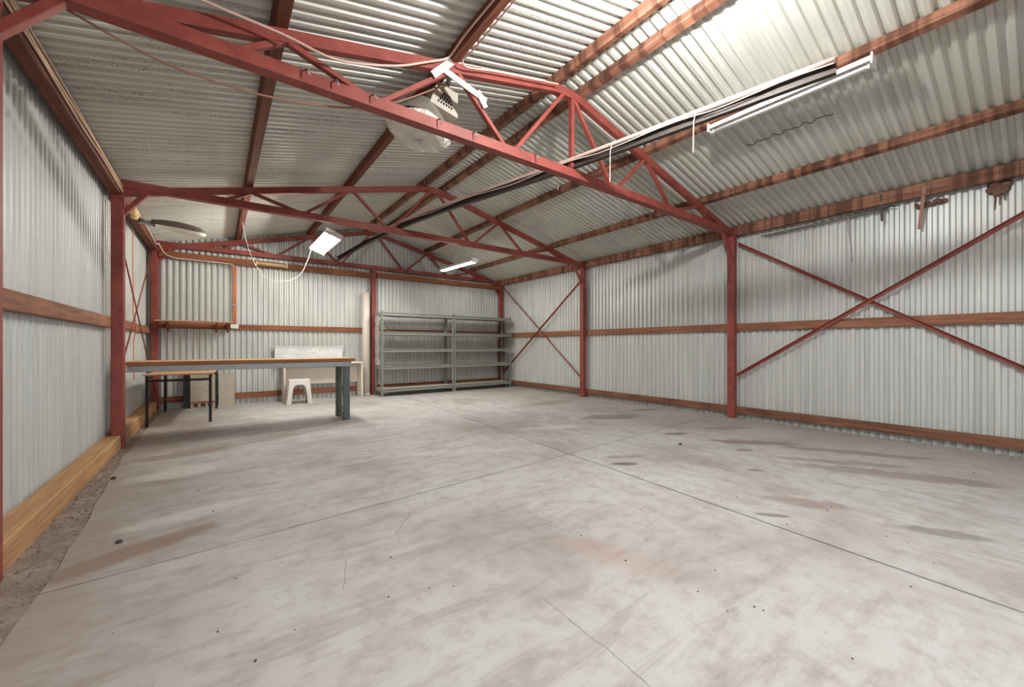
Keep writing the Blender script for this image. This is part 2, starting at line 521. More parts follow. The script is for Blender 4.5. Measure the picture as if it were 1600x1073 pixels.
# ------------------------------------------------------------------ corrugated walls and roof
def corrugated(parent, mat, u0, u1, place, v0f, v1f, name='corrugated_sheet', per=9, breaks=None):
    """row of lapped sheets from u0 to u1; place(u, v, w) -> xyz; v0f/v1f give the sheet ends at u"""
    u = u0; k = 0
    while u < u1 - 1e-6:
        ue = min(u + per * PITCH, u1)
        uo = min(ue + PITCH * 0.55, u1)
        st = [(u + (q + fr) * PITCH, w) for q in range(int((uo - u) / PITCH) + 2) for fr, w in RIB]
        st = [(a, w) for a, w in st if a <= uo + 1e-6]
        n = len(st) - 1
        vs_, fs = [], []
        off = 0.0025 if k % 2 else 0.0
        for uu, w in st:
            w = AMP * w + off
            a, b = v0f(uu), v1f(uu)
            vs_ += [place(uu, a, w), place(uu, b, w)]
        fs = [(2 * i, 2 * i + 2, 2 * i + 3, 2 * i + 1) for i in range(n)]
        MB().add(vs_, fs, False).build(name, mat, parent)
        u = ue; k += 1

wall_right = structure('wall_right')
corrugated(wall_right, 'sheet_wall', Y_FRONT, 9.0, lambda u, v, w: (SXR + w, u, v), lambda u: -0.045, lambda u: roof_z(SXR) + 0.02)
wall_left = structure('wall_left')
corrugated(wall_left, 'sheet_wall', Y_FRONT, 9.0, lambda u, v, w: (SXL - w, u, v), lambda u: -0.05, lambda u: roof_z(SXL) + 0.02)
wall_back = structure('wall_back')
corrugated(wall_back, 'sheet_wall', -0.96, 6.29, lambda u, v, w: (u, SYB + w, v), lambda u: -0.03, lambda u: roof_z(u) + 0.02)
wall_front = structure('wall_front')
DX0, DX1, DZ = 0.2, 5.2, 2.45   # open roller door behind the camera
corrugated(wall_front, 'sheet_wall', -0.96, DX0, lambda u, v, w: (u, Y_FRONT - w, v), lambda u: -0.03, lambda u: roof_z(u) + 0.02)
corrugated(wall_front, 'sheet_wall', DX1, 6.29, lambda u, v, w: (u, Y_FRONT - w, v), lambda u: -0.03, lambda u: roof_z(u) + 0.02)
corrugated(wall_front, 'sheet_wall', DX0, DX1, lambda u, v, w: (u, Y_FRONT - w, v), lambda u: DZ, lambda u: roof_z(u) + 0.02)
for x in (DX0, DX1):
    MB().box(x - 0.04, x + 0.04, Y_FRONT + 0.02, Y_FRONT + 0.10, -0.06, DZ + 0.08, 0.004).build('door_jamb', 'wood_x', wall_front)
MB().box(DX0, DX1, Y_FRONT + 0.02, Y_FRONT + 0.10, DZ, DZ + 0.1, 0.004).build('door_head', 'wood_x', wall_front)

roof = structure('ceiling')
corrugated(roof, 'sheet_roof_right', Y_FRONT - 0.15, 9.15, lambda u, v, w: (v, u, roof_z(v) + w + 0.0125), lambda u: RX + 0.02, lambda u: 6.46)
corrugated(roof, 'sheet_roof_left', Y_FRONT - 0.15, 9.15, lambda u, v, w: (v, u, roof_z(v) + w + 0.0125), lambda u: -1.13, lambda u: RX - 0.02)
cap = MB()
cy0, cy1 = Y_FRONT - 0.15, 9.15
cp = [(RX - 0.2, roof_z(RX - 0.2) + 0.022), (RX - 0.03, roof_z(RX) + 0.022), (RX, roof_z(RX) + 0.035), (RX + 0.03, roof_z(RX) + 0.022), (RX + 0.2, roof_z(RX + 0.2) + 0.022)]
cap.add([(x, y, z) for y in (cy0, cy1) for x, z in cp], [(i, i + 1, i + 6, i + 5) for i in range(4)])
cap.build('ridge_cap', 'sheet_roof_right', roof)

# ------------------------------------------------------------------ steel columns
def column(x0, yf, where, top=None, cap_plate=True):
    t = thing('steel_column', where, 'column', (x0 + 0.05, yf + 0.05, 0), 'red steel columns')
    topz = top if top else 2.70
    MB().box(x0, x0 + 0.1, yf, yf + 0.1, -0.06, topz, 0.008).build('shaft', 'oxide', t)
    if cap_plate: MB().box(x0 - 0.004, x0 + 0.104, yf - 0.008, yf + 0.108, topz - 0.10, topz - 0.09).build('cap_plate', 'oxide', t)
    b = MB()
    for k in (0.45, 1.33, 2.2):
        MB().tube([(x0 + 0.05, yf - 0.001, k), (x0 + 0.05, yf - 0.012, k)], 0.009, 6).build('bolt', 'oxide', t)
    return t
col_labels = {
    ('l', 0): 'red steel column on the left wall beside the camera',
    ('l', 1): 'red steel column at the extreme left edge, mostly out of frame',
    ('l', 2): 'tall dark red steel column at the left end of the long workbench',
    ('l', 3): 'red steel column in the back left corner behind the small table',
    ('r', 0): 'red steel column on the right wall just outside the frame',
    ('r', 1): 'nearest full-height red steel column on the right wall, beside the large cross brace',
    ('r', 2): 'red steel column on the right wall between the two braced bays',
    ('r', 3): 'red steel column in the back right corner behind the grey shelving',
}
for i, yf in enumerate(FRAMES):
    column(XL - 0.1, yf, col_labels[('l', i)])
    column(XR, yf, col_labels[('r', i)])
column(2.70, 8.82, 'red steel column in the middle of the back wall beside the cream tube', top=2.735, cap_plate=False)

# ------------------------------------------------------------------ roof trusses
def truss(yf, label, vertical=False, under=2.735):
    def bot_z(x): return under - 0.004 * abs(x - RX)   # underside of the bottom chord
    y = yf + 0.045
    t = thing('roof_truss', label, 'truss', (RX, y, 2.66), 'red steel roof trusses')
    h = 0.078
    xs = [-0.84, 0.5, 1.6, 2.35, 2.5, 2.62, 2.70, 2.75, 2.80, 2.88, 3.0, 3.15, 3.9, 5.0, 6.17]
    def cz(x):
        d = abs(x - RX)
        r = 0.26
        drop = SL * d if d > r else SL * (d * d / (2 * r) + r / 2)
        return RZ - drop - h / 2
    MB().path_bar([(x, y, cz(x)) for x in xs], 0.055, h).build('top_chord', 'oxide', t)
    MB().path_bar([(x, y, bot_z(x) + 0.04) for x in (-0.80, 1.0, 2.75, 4.5, 6.13)], 0.085, 0.08).build('bottom_chord', 'oxide', t)
    webs = [(0.32, 0.10), (0.36, 0.84), (1.46, 0.93), (1.54, 2.00), (2.68, 2.10), (2.84, 3.40), (3.98, 3.50), (4.06, 4.52), (5.16, 4.64), (5.24, 5.50)]
    for tx, bx in webs:
        MB().bar((tx, y, cz(tx) - 0.03), (bx, y, bot_z(bx) + 0.07), 0.035, 0.045, (0, 1, 0), 0.004).build('web_member', 'oxide', t)
    if vertical:
        MB().bar((2.81, y, cz(2.81) - 0.03), (2.81, y, bot_z(2.81) + 0.07), 0.04, 0.05, (0, 1, 0), 0.004).build('web_member', 'oxide', t)
    MB().bar((XL - 0.03, y, 2.43), (-0.57, y, bot_z(-0.57) + 0.03), 0.045, 0.05, (0, 1, 0), 0.004).build('knee_brace', 'oxide', t)
    MB().bar((XR + 0.03, y, 2.33), (5.86, y, bot_z(5.86) + 0.03), 0.04, 0.045, (0, 1, 0), 0.004).build('knee_brace', 'oxide', t)
    return t
truss(FRAMES[0], 'red roof truss directly above the camera, out of frame')
t1 = truss(FRAMES[1], 'nearest large red roof truss crossing the top of the picture', True, 2.708)
truss(FRAMES[2], 'middle red roof truss spanning from the workbench column to the right wall')
truss(FRAMES[3], 'dark red roof truss against the back gable wall')
# bent nail cleats on the face of the nearest bottom chord
for x in (0.45, 0.62, 0.86, 1.35, 1.66, 2.3):
    z = 2.708 + 0.05
    MB().tube([(x, 2.82, z + 0.02), (x + 0.005, 2.79, z + 0.012), (x + 0.012, 2.785, z - 0.03)], 0.005, 5).build('cleat', 'galv', t1)
# perforated strap brackets that hang the high-bay lamp from two web members
yb = 2.835
MB().bar((1.31, yb - 0.01, 3.10), (1.47, yb - 0.01, 3.27), 0.005, 0.055, (1, 0, -0.9)).build('strap_plate', 'galvstrap', t1)
MB().bar((1.37, yb - 0.006, 3.19), (1.79, yb - 0.006, 3.08), 0.006, 0.05, (0, 0, 1)).build('strap_plate', 'galvstrap', t1)
MB().bar((1.70, yb - 0.012, 3.13), (1.78, yb - 0.012, 3.02), 0.006, 0.045, (1, 0, 0.5)).build('strap_plate', 'galvstrap', t1)

# ------------------------------------------------------------------ timber purlins and girts
def purlin(x, w, h, mat, label, y0=Y_FRONT, y1=8.95, tilt=True):
    s = 0 if not tilt else (SL if x < RX else -SL)
    up = Vector((-s, 0, 1)).normalized()
    c = Vector((x, 0, chord_top(x))) + up * (h / 2 + 0.002)
    o = MB().bar((c.x, y0, c.z), (c.x, y1, c.z), w, h, up, 0.004).build('roof_purlin', mat)
    return tag(o, label, 'purlin', 'timber roof purlins')
purlin(0.32, 0.075, 0.084, 'purlin_dark', 'dark timber purlin on the left roof slope nearest the left wall')
purlin(1.50, 0.075, 0.084, 'purlin_dark', 'dark timber purlin on the left roof slope above the covered lamp')
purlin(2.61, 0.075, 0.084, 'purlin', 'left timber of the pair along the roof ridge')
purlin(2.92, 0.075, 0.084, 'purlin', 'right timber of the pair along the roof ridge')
purlin(4.00, 0.075, 0.084, 'purlin', 'banded timber purlin on the right slope above the unlit white batten')
purlin(5.25, 0.075, 0.084, 'purlin', 'banded timber purlin on the right slope midway between batten and right wall')

def girt(name, mb, mat, label, group='timber wall rails'):
    return tag(mb.build(name, mat), label, 'rail' if 'rail' in name or 'girt' in name else 'beam', group)
# eave beams
girt('eave_beam', MB().box(-0.882, -0.80, Y_FRONT, 8.95, 2.635, 2.785, 0.004), 'purlin_dark', 'dark timber eave beam along the top of the left wall', 'timber eave beams')
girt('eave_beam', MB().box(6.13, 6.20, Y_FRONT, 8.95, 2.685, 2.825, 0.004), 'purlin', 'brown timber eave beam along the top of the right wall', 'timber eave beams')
# right wall
girt('wall_girt', MB().box(6.212, 6.26, Y_FRONT, 8.95, 1.285, 1.395, 0.003), 'wood_y', 'brown timber rail at mid height on the right wall')
girt('bottom_girt', MB().box(6.195, 6.26, Y_FRONT, 8.95, 0.06, 0.16, 0.003), 'wood_low', 'brown timber rail low along the right wall just above the floor')
# left wall
girt('wall_girt', MB().box(-0.93, -0.872, 2.93, 5.82, 1.25, 1.36, 0.004), 'wood_y', 'thick timber rail at mid height on the near left wall')
girt('wall_girt', MB().box(-0.93, -0.882, 5.93, 8.8, 1.27, 1.37, 0.004), 'wood_y', 'timber rail at mid height on the left wall behind the workbench column')
girt('wall_girt', MB().box(-0.93, -0.882, Y_FRONT, 2.81, 1.25, 1.36, 0.004), 'wood_y', 'timber rail on the left wall beside the camera')
girt('bottom_plate', MB().box(-0.93, -0.80, 2.93, 5.80, -0.03, 0.135, 0.006), 'pine', 'pale pine bottom plate along the foot of the near left wall')
girt('bottom_plate', MB().box(-0.93, -0.80, 5.94, 8.80, -0.03, 0.15, 0.006), 'pine', 'pine bottom plate along the left wall behind the workbench column')
girt('bottom_plate', MB().box(-0.93, -0.80, Y_FRONT, 2.80, -0.03, 0.135, 0.006), 'pine', 'pine bottom plate along the left wall beside the camera')
# back wall
girt('wall_girt', MB().box(-0.87, 2.69, 8.922, 8.96, 1.36, 1.455, 0.003), 'wood_x', 'orange brown timber rail across the left half of the back wall')
girt('wall_girt', MB().box(2.81, 6.2, 8.922, 8.96, 1.34, 1.435, 0.003), 'wood_x', 'timber rail on the back wall behind the grey shelving')
girt('bottom_girt', MB().box(-0.87, 2.69, 8.922, 8.96, 0.10, 0.20, 0.003), 'wood_x', 'timber rail low on the back wall behind the white desk')
girt('bottom_girt', MB().box(2.81, 6.2, 8.922, 8.96, 0.10, 0.20, 0.003), 'wood_x', 'timber rail low on the back wall behind the grey shelving')
girt('top_beam', MB().box(-0.77, 2.69, 8.80, 8.90, 2.545, 2.645, 0.004), 'wood_x', 'red brown timber beam across the top of the back wall left of centre', 'timber eave beams')
girt('top_beam', MB().box(2.81, 6.10, 8.80, 8.90, 2.565, 2.665, 0.004), 'wood_x', 'red brown timber beam across the top of the back wall above the shelving', 'timber eave beams')

# ------------------------------------------------------------------ cross braces
def angle_brace(p, q, label, w=0.042, mat='oxide', normal=(1, 0, 0), group='steel cross braces'):
    """L section from p to q; one leg flat to the wall, one standing out"""
    p, q = Vector(p), Vector(q)
    n = Vector(normal)
    d = (q - p).normalized()
    s = n.cross(d).normalized()
    if s.z < 0: s = -s
    mb = MB()
    mb.bar(p, q, 0.005, w, s)
    mb.bar(p - n * (w / 2) + s * (w / 2), q - n * (w / 2) + s * (w / 2), w, 0.005, s)
    return tag(mb.build('cross_brace', mat), label, 'brace', group)
angle_brace((6.20, 2.80, 2.57), (6.20, -0.16, 0.60), 'red angle brace falling from the near right column top towards the right edge')
angle_brace((6.165, 2.80, 0.62), (6.165, -0.16, 2.55), 'red angle brace rising from the near right column foot towards the right edge')
angle_brace((6.20, 8.80, 2.62), (6.20, 5.93, 0.36), 'thin brown brace falling from the back right corner to the middle right column', 0.028)
angle_brace((6.165, 5.93, 2.42), (6.165, 8.80, 0.32), 'thin brown brace falling from the middle right column towards the grey shelving', 0.028)
def rod(p, q, label):
    mb = MB().tube([p, q], 0.008, 6)
    return tag(mb.build('brace_rod', 'oxide'), label, 'brace', 'steel cross braces')
rod((-0.82, 5.93, 2.20), (-0.82, 8.81, 0.32), 'thin red brace rod falling towards the back left corner')
rod((-0.835, 8.81, 2.71), (-0.835, 5.93, 0.72), 'thin red brace rod rising towards the back left corner')

# ------------------------------------------------------------------ lamps
def fluorescent(name, label, c, length, roll, lit, width=0.14, tubes=2, pitch=0.0, hang=None, group='fluorescent lamps', body='white'):
    """batten along Y centred at c; roll about Y, pitch about X; parts: housing, end caps, tubes, chains"""
    t = thing(name, label, 'lamp', (c[0], c[1], c[2]), group)
    R = Matrix.Translation(Vector(c)) @ Matrix.Rotation(math.radians(pitch), 4, 'X') @ Matrix.Rotation(math.radians(roll), 4, 'Y')
    L = length / 2
    a = width / 2
    m = MB()
    if lit in ('tube_lit', 'fill_tube'):   # bare batten, no reflector wings: light also reaches the roof
        prof = [(-0.024, 0.012), (-0.024, 0.055), (0.024, 0.055), (0.024, 0.012)]
    else: prof = [(-a, 0.0), (-a + 0.012, 0.022), (-0.022, 0.030), (-0.022, 0.06), (0.022, 0.06), (0.022, 0.030), (a - 0.012, 0.022), (a, 0.0),
            (a - 0.006, 0.0), (a - 0.016, 0.016), (0.0, 0.024), (-a + 0.016, 0.016), (-a + 0.006, 0.0)]
    n = len(prof)
    m.add([(x, -L, z) for x, z in prof] + [(x, L, z) for x, z in prof],
          [(i, (i + 1) % n, n + (i + 1) % n, n + i) for i in range(n)] + [tuple(range(n))[::-1], tuple(range(n, 2 * n))])
    m.xform(R).build('housing', body, t)
    for s in (-1, 1):
        MB().box(-a, a, s * (L + 0.006) - 0.006, s * (L + 0.006) + 0.006, -0.022, 0.06, 0.002).xform(R).build('end_cap', body, t)
    xs = [0.0] if tubes == 1 else [-a * 0.5, a * 0.5]
    for x in xs:
        MB().tube([(x, -L + 0.03, -0.006), (x, L - 0.03, -0.006)], 0.014, 10).xform(R).build('tube', lit if lit else 'unlit', t)
        for s in (-1, 1):
            MB().box(x - 0.012, x + 0.012, s * (L - 0.022) - 0.008, s * (L - 0.022) + 0.008, -0.024, 0.018).xform(R).build('tube_holder', body, t)
    if hang:
        for dy, top in hang:
            b = R @ Vector((0, dy, 0.06))
            MB().tube([b, (top[0], top[1], top[2])], 0.004, 5).build('hanging_chain', 'galv', t)
    return t

fluorescent('fluorescent_light', 'bright twin tube light hanging tilted below the left roof slope near the back',
            (1.40, 7.05, 2.72), 1.22, 20, 'tube_back_left', 0.25, 2, 0, [(-0.35, (1.47, 6.72, 3.26)), (0.35, (1.47, 7.42, 3.26))])
fluorescent('fluorescent_light', 'bright fluorescent light hanging above the grey shelving at the back right',
            (3.70, 6.78, 2.585), 1.25, -6, 'tube_back_right', 0.13, 2, 1.5, [(-0.42, (3.98, 6.4, 3.27)), (0.42, (3.98, 7.2, 3.27))])
fluorescent('fluorescent_light', 'unlit white batten light under the banded purlin at the upper right',
            (3.99, 1.47, 3.205), 1.22, 0, None, 0.13, 1, 0.8)
# bare lit globe on a short cord, just above the frame: it throws the purlin and channel shadows
t = thing('pendant_globe', 'bare lit globe hanging from the left roof slope above the camera, out of frame', 'lamp', (2.10, 1.25, 3.12))
MB().tube([(2.10, 1.25, 3.50), (2.10, 1.25, 3.29)], 0.005, 6).build('cord', 'cable_white', t)
MB().tube([(2.10, 1.25, 3.29), (2.10, 1.25, 3.24)], 0.02, 10).build('lamp_holder', 'white', t)
gl = MB()
gv = []; gf = []
for i in range(11):
    th = PI * i / 10
    for k in range(16):
        gv.append((2.10 + 0.06 * math.sin(th) * math.cos(2 * PI * k / 16), 1.25 + 0.06 * math.sin(th) * math.sin(2 * PI * k / 16), 3.185 + 0.06 * math.cos(th)))
for i in range(10):
    for k in range(16):
        gf.append((i * 16 + k, i * 16 + (k + 1) % 16, (i + 1) * 16 + (k + 1) % 16, (i + 1) * 16 + k))
gl.add(gv, gf, True).build('globe', 'tube_lit', t)
fluorescent('fluorescent_light', 'added fill-light twin batten hanging from the left roof slope behind the camera, out of frame',
            (0.70, -1.5, 2.92), 1.22, 0, 'fill_tube', 0.10, 2, 0, [(-0.4, (0.70, -1.9, 3.16)), (0.4, (0.70, -1.1, 3.16))])  # unseen batten added as fill light from behind the camera

# yellowed batten lying along the back wall beam
t = thing('batten_light', 'small yellowed unlit batten fixed across the back wall beam', 'lamp', (0.83, 8.78, 2.55))
MB().box(0.57, 1.09, 8.755, 8.80, 2.585, 2.615, 0.004).build('housing', 'gold', t)
MB().tube([(0.60, 8.765, 2.572), (1.06, 8.765, 2.572)], 0.012, 8).build('tube', 'gold', t)
MB().box(1.055, 1.09, 8.75, 8.80, 2.55, 2.635, 0.003).build('end_cap', 'gold', t)
MB().box(0.57, 0.60, 8.75, 8.80, 2.555, 2.62, 0.003).build('end_cap', 'gold', t)

# high-bay lamp wrapped in a plastic bag
hb = Vector((1.33, 3.18, 2.765))
t = thing('high_bay_lamp', 'grey high bay lamp wrapped in a clear plastic bag behind the near truss', 'lamp', hb)
R = Matrix.Translation(hb) @ Matrix.Rotation(math.radians(12), 4, 'Y')
def lathe(prof, n=24, wob=0.0):
    mb = MB(); v = []; f = []
    rnd = random.Random(3)
    for r, z in prof:
        for k in range(n):
            a = 2 * PI * k / n
            rr = r * (1 + wob * (rnd.random() - 0.5) + (0.05 * math.cos(4 * a + 0.6) if wob else 0))
            v.append((rr * math.cos(a), rr * math.sin(a), z + (wob * 0.12 * (rnd.random() - 0.5))))
    for i in range(len(prof) - 1):
        for k in range(n):
            a = i * n + k; b = i * n + (k + 1) % n
            f.append((a, b, b + n, a + n))
    return mb.add(v, f, True)
lathe([(0.001, 0.0), (0.11, 0.002), (0.18, 0.010), (0.232, 0.032), (0.255, 0.07), (0.258, 0.10), (0.225, 0.118)], 32, 0.07).xform(R).build('plastic_bag', 'bag', t)
lathe([(0.245, 0.115), (0.20, 0.20), (0.15, 0.26), (0.12, 0.29), (0.12, 0.31), (0.001, 0.31)]).xform(R).build('reflector', 'reflector', t)
gb = MB()
q0 = [(0.0, -0.13), (0.26, -0.13), (0.26, 0.12), (0.0, 0.12)]
q1 = [(0.035, -0.115), (0.225, -0.115), (0.225, 0.105), (0.035, 0.105)]
gb.add([(x, y, 0.285) for x, y in q0] + [(x, y, 0.50) for x, y in q1], [(0, 1, 5, 4), (1, 2, 6, 5), (2, 3, 7, 6), (3, 0, 4, 7), (3, 2, 1, 0), (4, 5, 6, 7)])
box = gb.xform(R).build('gear_box', 'gearbox', t)
for row, (zz, nn) in enumerate(((0.335, 6), (0.363, 5), (0.391, 4), (0.419, 3))):
    for k in range(nn):
        xx = 0.13 + (k - (nn - 1) / 2) * 0.024
        yy = -0.1315 + (zz - 0.285) / 0.215 * 0.015
        MB().box(xx - 0.007, xx + 0.007, yy - 0.002, yy + 0.004, zz - 0.010, zz + 0.010).xform(R).build('vent_slot', 'slot', box)
MB().tube(spline([R @ Vector((0.13, 0, 0.495)), R @ Vector((0.14, -0.04, 0.54)), R @ Vector((0.12, -0.12, 0.56)), R @ Vector((0.08, -0.24, 0.52)), R @ Vector((0.06, -0.335, 0.48))], 5), 0.018, 8).build('hook', 'galv', t)

# street-light head on the left eave
sl = Vector((-0.70, 7.0, 2.58))
t = thing('street_light_head', 'long dark street light head with white lens sticking out from the left eave', 'lamp', sl)
d = Vector((0.56, 0.0, -0.035))
ns = 9
v = []; f = []
for i in range(ns):
    s = i / (ns - 1)
    w = 0.06 + 0.055 * math.sin(PI * min(1, s * 0.9 + 0.1)) - (0.04 if i == ns - 1 else 0)
    hgt = 0.045 + 0.055 * math.sin(PI * (0.15 + 0.75 * s)) - (0.03 if i == ns - 1 else 0)
    base = Vector((-0.68, 7.0, 2.635)) + d * s
    for k in range(9):
        a = PI * k / 8
        v.append(base + Vector((0, w * math.cos(a), hgt * math.sin(a))))
for i in range(ns - 1):
    for k in range(8):
        a = i * 9 + k
        f.append((a, a + 1, a + 10, a + 9))
f += [tuple(range(9)), tuple(range((ns - 1) * 9, ns * 9))[::-1]]
MB().add(v, f, True).build('shell', 'lamp_shell', t)
v = []; f = []
for i in range(ns):
    s = 0.06 + 0.94 * i / (ns - 1)
    w = 0.055 + 0.052 * math.sin(PI * min(1, s * 0.9 + 0.1)) - (0.04 if i == ns - 1 else 0)
    base = Vector((-0.68, 7.0, 2.635)) + d * s
    dep = 0.045 * min(1, i / 5 + 0.2) - (0.02 if i == ns - 1 else 0)
    for k in range(7):
        a = PI + PI * k / 6
        v.append(base + Vector((0, w * math.cos(a), dep * math.sin(a) - 0.001)))
for i in range(ns - 1):
    for k in range(6):
        a = i * 7 + k
        f.append((a, a + 1, a + 8, a + 7))
f += [tuple(range(7)), tuple(range((ns - 1) * 7, ns * 7))[::-1]]
MB().add(v, f, True).build('lens', 'lens', t)
MB().tube([(-0.81, 7.0, 2.66), (-0.66, 7.0, 2.648)], 0.03, 10).build('spigot', 'galv', t)
# blob of foam at the eave
mb = MB()
rnd = random.Random(5)
def blob(mb, c, r, n=8, m=6, jit=0.3, sq=(1, 1, 1)):
    v = []; f = []
    for i in range(m + 1):
        th = PI * i / m
        for k in range(n):
            ph = 2 * PI * k / n
            rr = r * (1 + jit * (rnd.random() - 0.5))
            v.append((c[0] + sq[0] * rr * math.sin(th) * math.cos(ph), c[1] + sq[1] * rr * math.sin(th) * math.sin(ph), c[2] + sq[2] * rr * math.cos(th)))
    for i in range(m):
        for k in range(n):
            f.append((i * n + k, i * n + (k + 1) % n, (i + 1) * n + (k + 1) % n, (i + 1) * n + k))
    mb.add(v, f, True)
blob(mb, (-0.80, 6.52, 2.66), 0.055, jit=0.35)
blob(mb, (-0.79, 6.56, 2.61), 0.04, jit=0.35)
tag(mb.build('foam_lump', 'foam'), 'yellow lump of foam on the left eave beside the street light head', 'foam')

# ------------------------------------------------------------------ loose rail lying across the trusses
RP = [(3.23, 0.89, 2.862), (2.80, 2.86, 2.832), (2.207, 5.86, 2.857), (1.99, 8.80, 2.857)]
rp = spline(RP, 8)
t = thing('loose_channel', 'long dark steel channel lying across the truss bottom chords', 'channel', RP[1])
def sweep_rect(pts, w, h, dz=0.0, dx=0.0):
    pts = [Vector(p) + Vector((dx, 0, dz)) for p in pts]
    v = []
    for i, p in enumerate(pts):
        tn = (pts[min(i + 1, len(pts) - 1)] - pts[max(i - 1, 0)]).normalized()
        s = tn.cross(Vector((0, 0, 1))).normalized()
        u = s.cross(tn)
        for a, b in ((-1, -1), (1, -1), (1, 1), (-1, 1)):
            v.append(p + s * (a * w / 2) + u * (b * h / 2))
    f = []
    for i in range(len(pts) - 1):
        for k in range(4):
            f.append((i * 4 + k, i * 4 + (k + 1) % 4, i * 4 + 4 + (k + 1) % 4, i * 4 + 4 + k))
    e = (len(pts) - 1) * 4
    f += [(3, 2, 1, 0), (e, e + 1, e + 2, e + 3)]
    return MB().add(v, f)
sweep_rect(rp, 0.008, 0.07, 0.0, 0.018).build('web', 'dark', t)
sweep_rect(rp, 0.045, 0.007, -0.033).build('flange', 'dark', t)
sweep_rect(rp, 0.045, 0.007, 0.033).build('flange', 'dark', t)
pipe = [p + Vector((-0.012, 0, 0.055)) for p in rp[:-6]]
tag(MB().tube(pipe, 0.018, 10).build('conduit_pipe', 'cable_pink'), 'dusty pink pipe lying on top of the loose dark channel', 'pipe')
rnd2 = random.Random(11)
sp = [p + Vector((-0.026 + 0.004 * rnd2.random(), 0, 0.02 + 0.012 * math.sin(i * 1.7) + 0.008 * rnd2.random())) for i, p in enumerate(rp[:-5])]
tag(MB().tube(spline(sp, 3), 0.0045, 5).build('string_line', 'string'), 'pale string running along the side of the loose dark channel', 'string')
def at_y(y):
    for a, b in zip(rp[:-1], rp[1:]):
        if a.y <= y <= b.y:
            return a.lerp(b, (y - a.y) / (b.y - a.y))
    return rp[-1]
for k, (y, ln, lab) in enumerate(((2.42, 0.22, 'pale string tail hanging from the loose channel beside the near truss'),
                                  (1.72, 0.20, 'pale string hanging from the loose channel past the end of the unlit batten'),
                                  (2.98, 0.14, 'short pale string tail hanging below the near truss chord'))):
    a = at_y(y)
    pts = [a + Vector((-0.03, -0.02, 0.06)), a + Vector((-0.036, 0.0, 0.0)), a + Vector((-0.03, 0.01, -0.07)), a + Vector((-0.028, 0.012, -0.07 - ln * 0.5)), a + Vector((-0.03, 0.012, -0.07 - ln))]
    tag(MB().tube(spline(pts, 4), 0.004, 5).build('hanging_string', 'string'), lab, 'string', 'hanging strings')

# ------------------------------------------------------------------ cables
def cable(pts, r, mat, label, n=8, name='cable'):
    return tag(MB().tube(spline(pts, n), r, 6).build(name, mat), label, 'cable', 'electric cables')
cable([(-0.36, 2.76, 3.0), (-0.14, 2.76, 2.915), (0.31, 2.76, 2.90), (0.57, 2.76, 2.875), (0.78, 2.76, 2.92), (1.03, 2.77, 3.02), (1.22, 2.78, 3.13), (1.40, 2.80, 3.245), (1.44, 2.76, 3.285), (1.44, 2.55, 3.30), (1.45, 1.9, 3.30)],
      0.008, 'cable_pink', 'pale pink cable drooping across the near truss up to the left purlin')
cable([(-0.66, 2.93, 2.73), (-0.28, 2.93, 2.61), (-0.03, 2.93, 2.585), (0.19, 2.93, 2.59), (0.44, 2.94, 2.63), (0.71, 2.95, 2.70), (0.98, 2.96, 2.82), (1.22, 2.98, 2.98), (1.46, 3.02, 3.17), (1.58, 3.08, 3.255)],
      0.006, 'cable_brown', 'thin brown cable sagging behind the near truss to the high bay lamp')
cable([(1.52, 1.9, 3.255), (1.53, 2.6, 3.255), (1.52, 2.74, 3.26), (1.58, 2.77, 3.24), (1.85, 2.775, 3.32), (2.3, 2.775, 3.43), (2.55, 2.775, 3.49)],
      0.007, 'cable_pink', 'pale pink cable following the near truss top chord towards the ridge')
for k, (dx, dz, lab) in enumerate(((0.012, 0.03, 'upper pale cable clipped along the left eave beam'), (0.014, 0.0, 'middle pale cable clipped along the left eave beam'), (0.012, -0.03, 'lower pale cable clipped along the left eave beam'))):
    pts = [(-0.80 + dx, y, 2.70 + dz + 0.008 * math.sin(y * (2.1 + k)) ) for y in [Y_FRONT + 0.3 + i * 0.5 for i in range(19)] if y < 6.4]
    cable(pts, 0.008, 'cable_pink' if k != 1 else 'gold', lab, 3)
cable([(-0.78, 6.4, 2.70), (-0.77, 7.6, 2.69), (-0.775, 8.5, 2.68), (-0.77, 8.72, 2.74), (-0.75, 8.76, 2.70), (-0.70, 8.78, 2.60), (-0.58, 8.785, 2.54), (-0.35, 8.785, 2.535), (0.15, 8.785, 2.53), (0.235, 8.80, 2.515), (0.25, 8.86, 2.49)],
      0.008, 'cable_white', 'white cable dropping from the left eave across the back beam to the orange conduit', 6)
cable([(1.30, 7.60, 2.72), (1.24, 7.60, 2.52), (1.12, 7.55, 2.26), (0.90, 7.5, 2.12), (0.68, 7.5, 2.12), (0.54, 7.5, 2.24), (0.42, 7.5, 2.5), (0.345, 7.5, 2.8), (0.32, 7.5, 2.98)],
      0.0035, 'cable_white', 'thin white flex looping from the bright left lamp up to the purlin')
cable([(-0.895, 7.3, 2.62), (-0.90, 7.32, 2.2), (-0.897, 7.33, 1.9), (-0.90, 7.34, 1.5), (-0.875, 7.35, 1.40), (-0.875, 7.36, 1.25), (-0.90, 7.38, 1.1), (-0.90, 7.42, 0.6)],
      0.006, 'orange', 'thin orange cable running down the left wall behind the workbench column', 4)
# dark wavy tube standing in for a shadow line on the right roof slope
pts = []
for i in range(41):
    y = 1.25 + 0.75 * i / 40
    x = 4.58 + 0.015 * math.sin(i * 0.9)
    pts.append((x, y, roof_z(x) - 0.012 + 0.007 * math.cos(2 * PI * y / PITCH)))
tag(MB().tube(pts, 0.004, 5).build('shadow_line', 'dark'), 'thin wavy shadow line modelled in dark on the right roof slope below the unlit batten', 'wire')

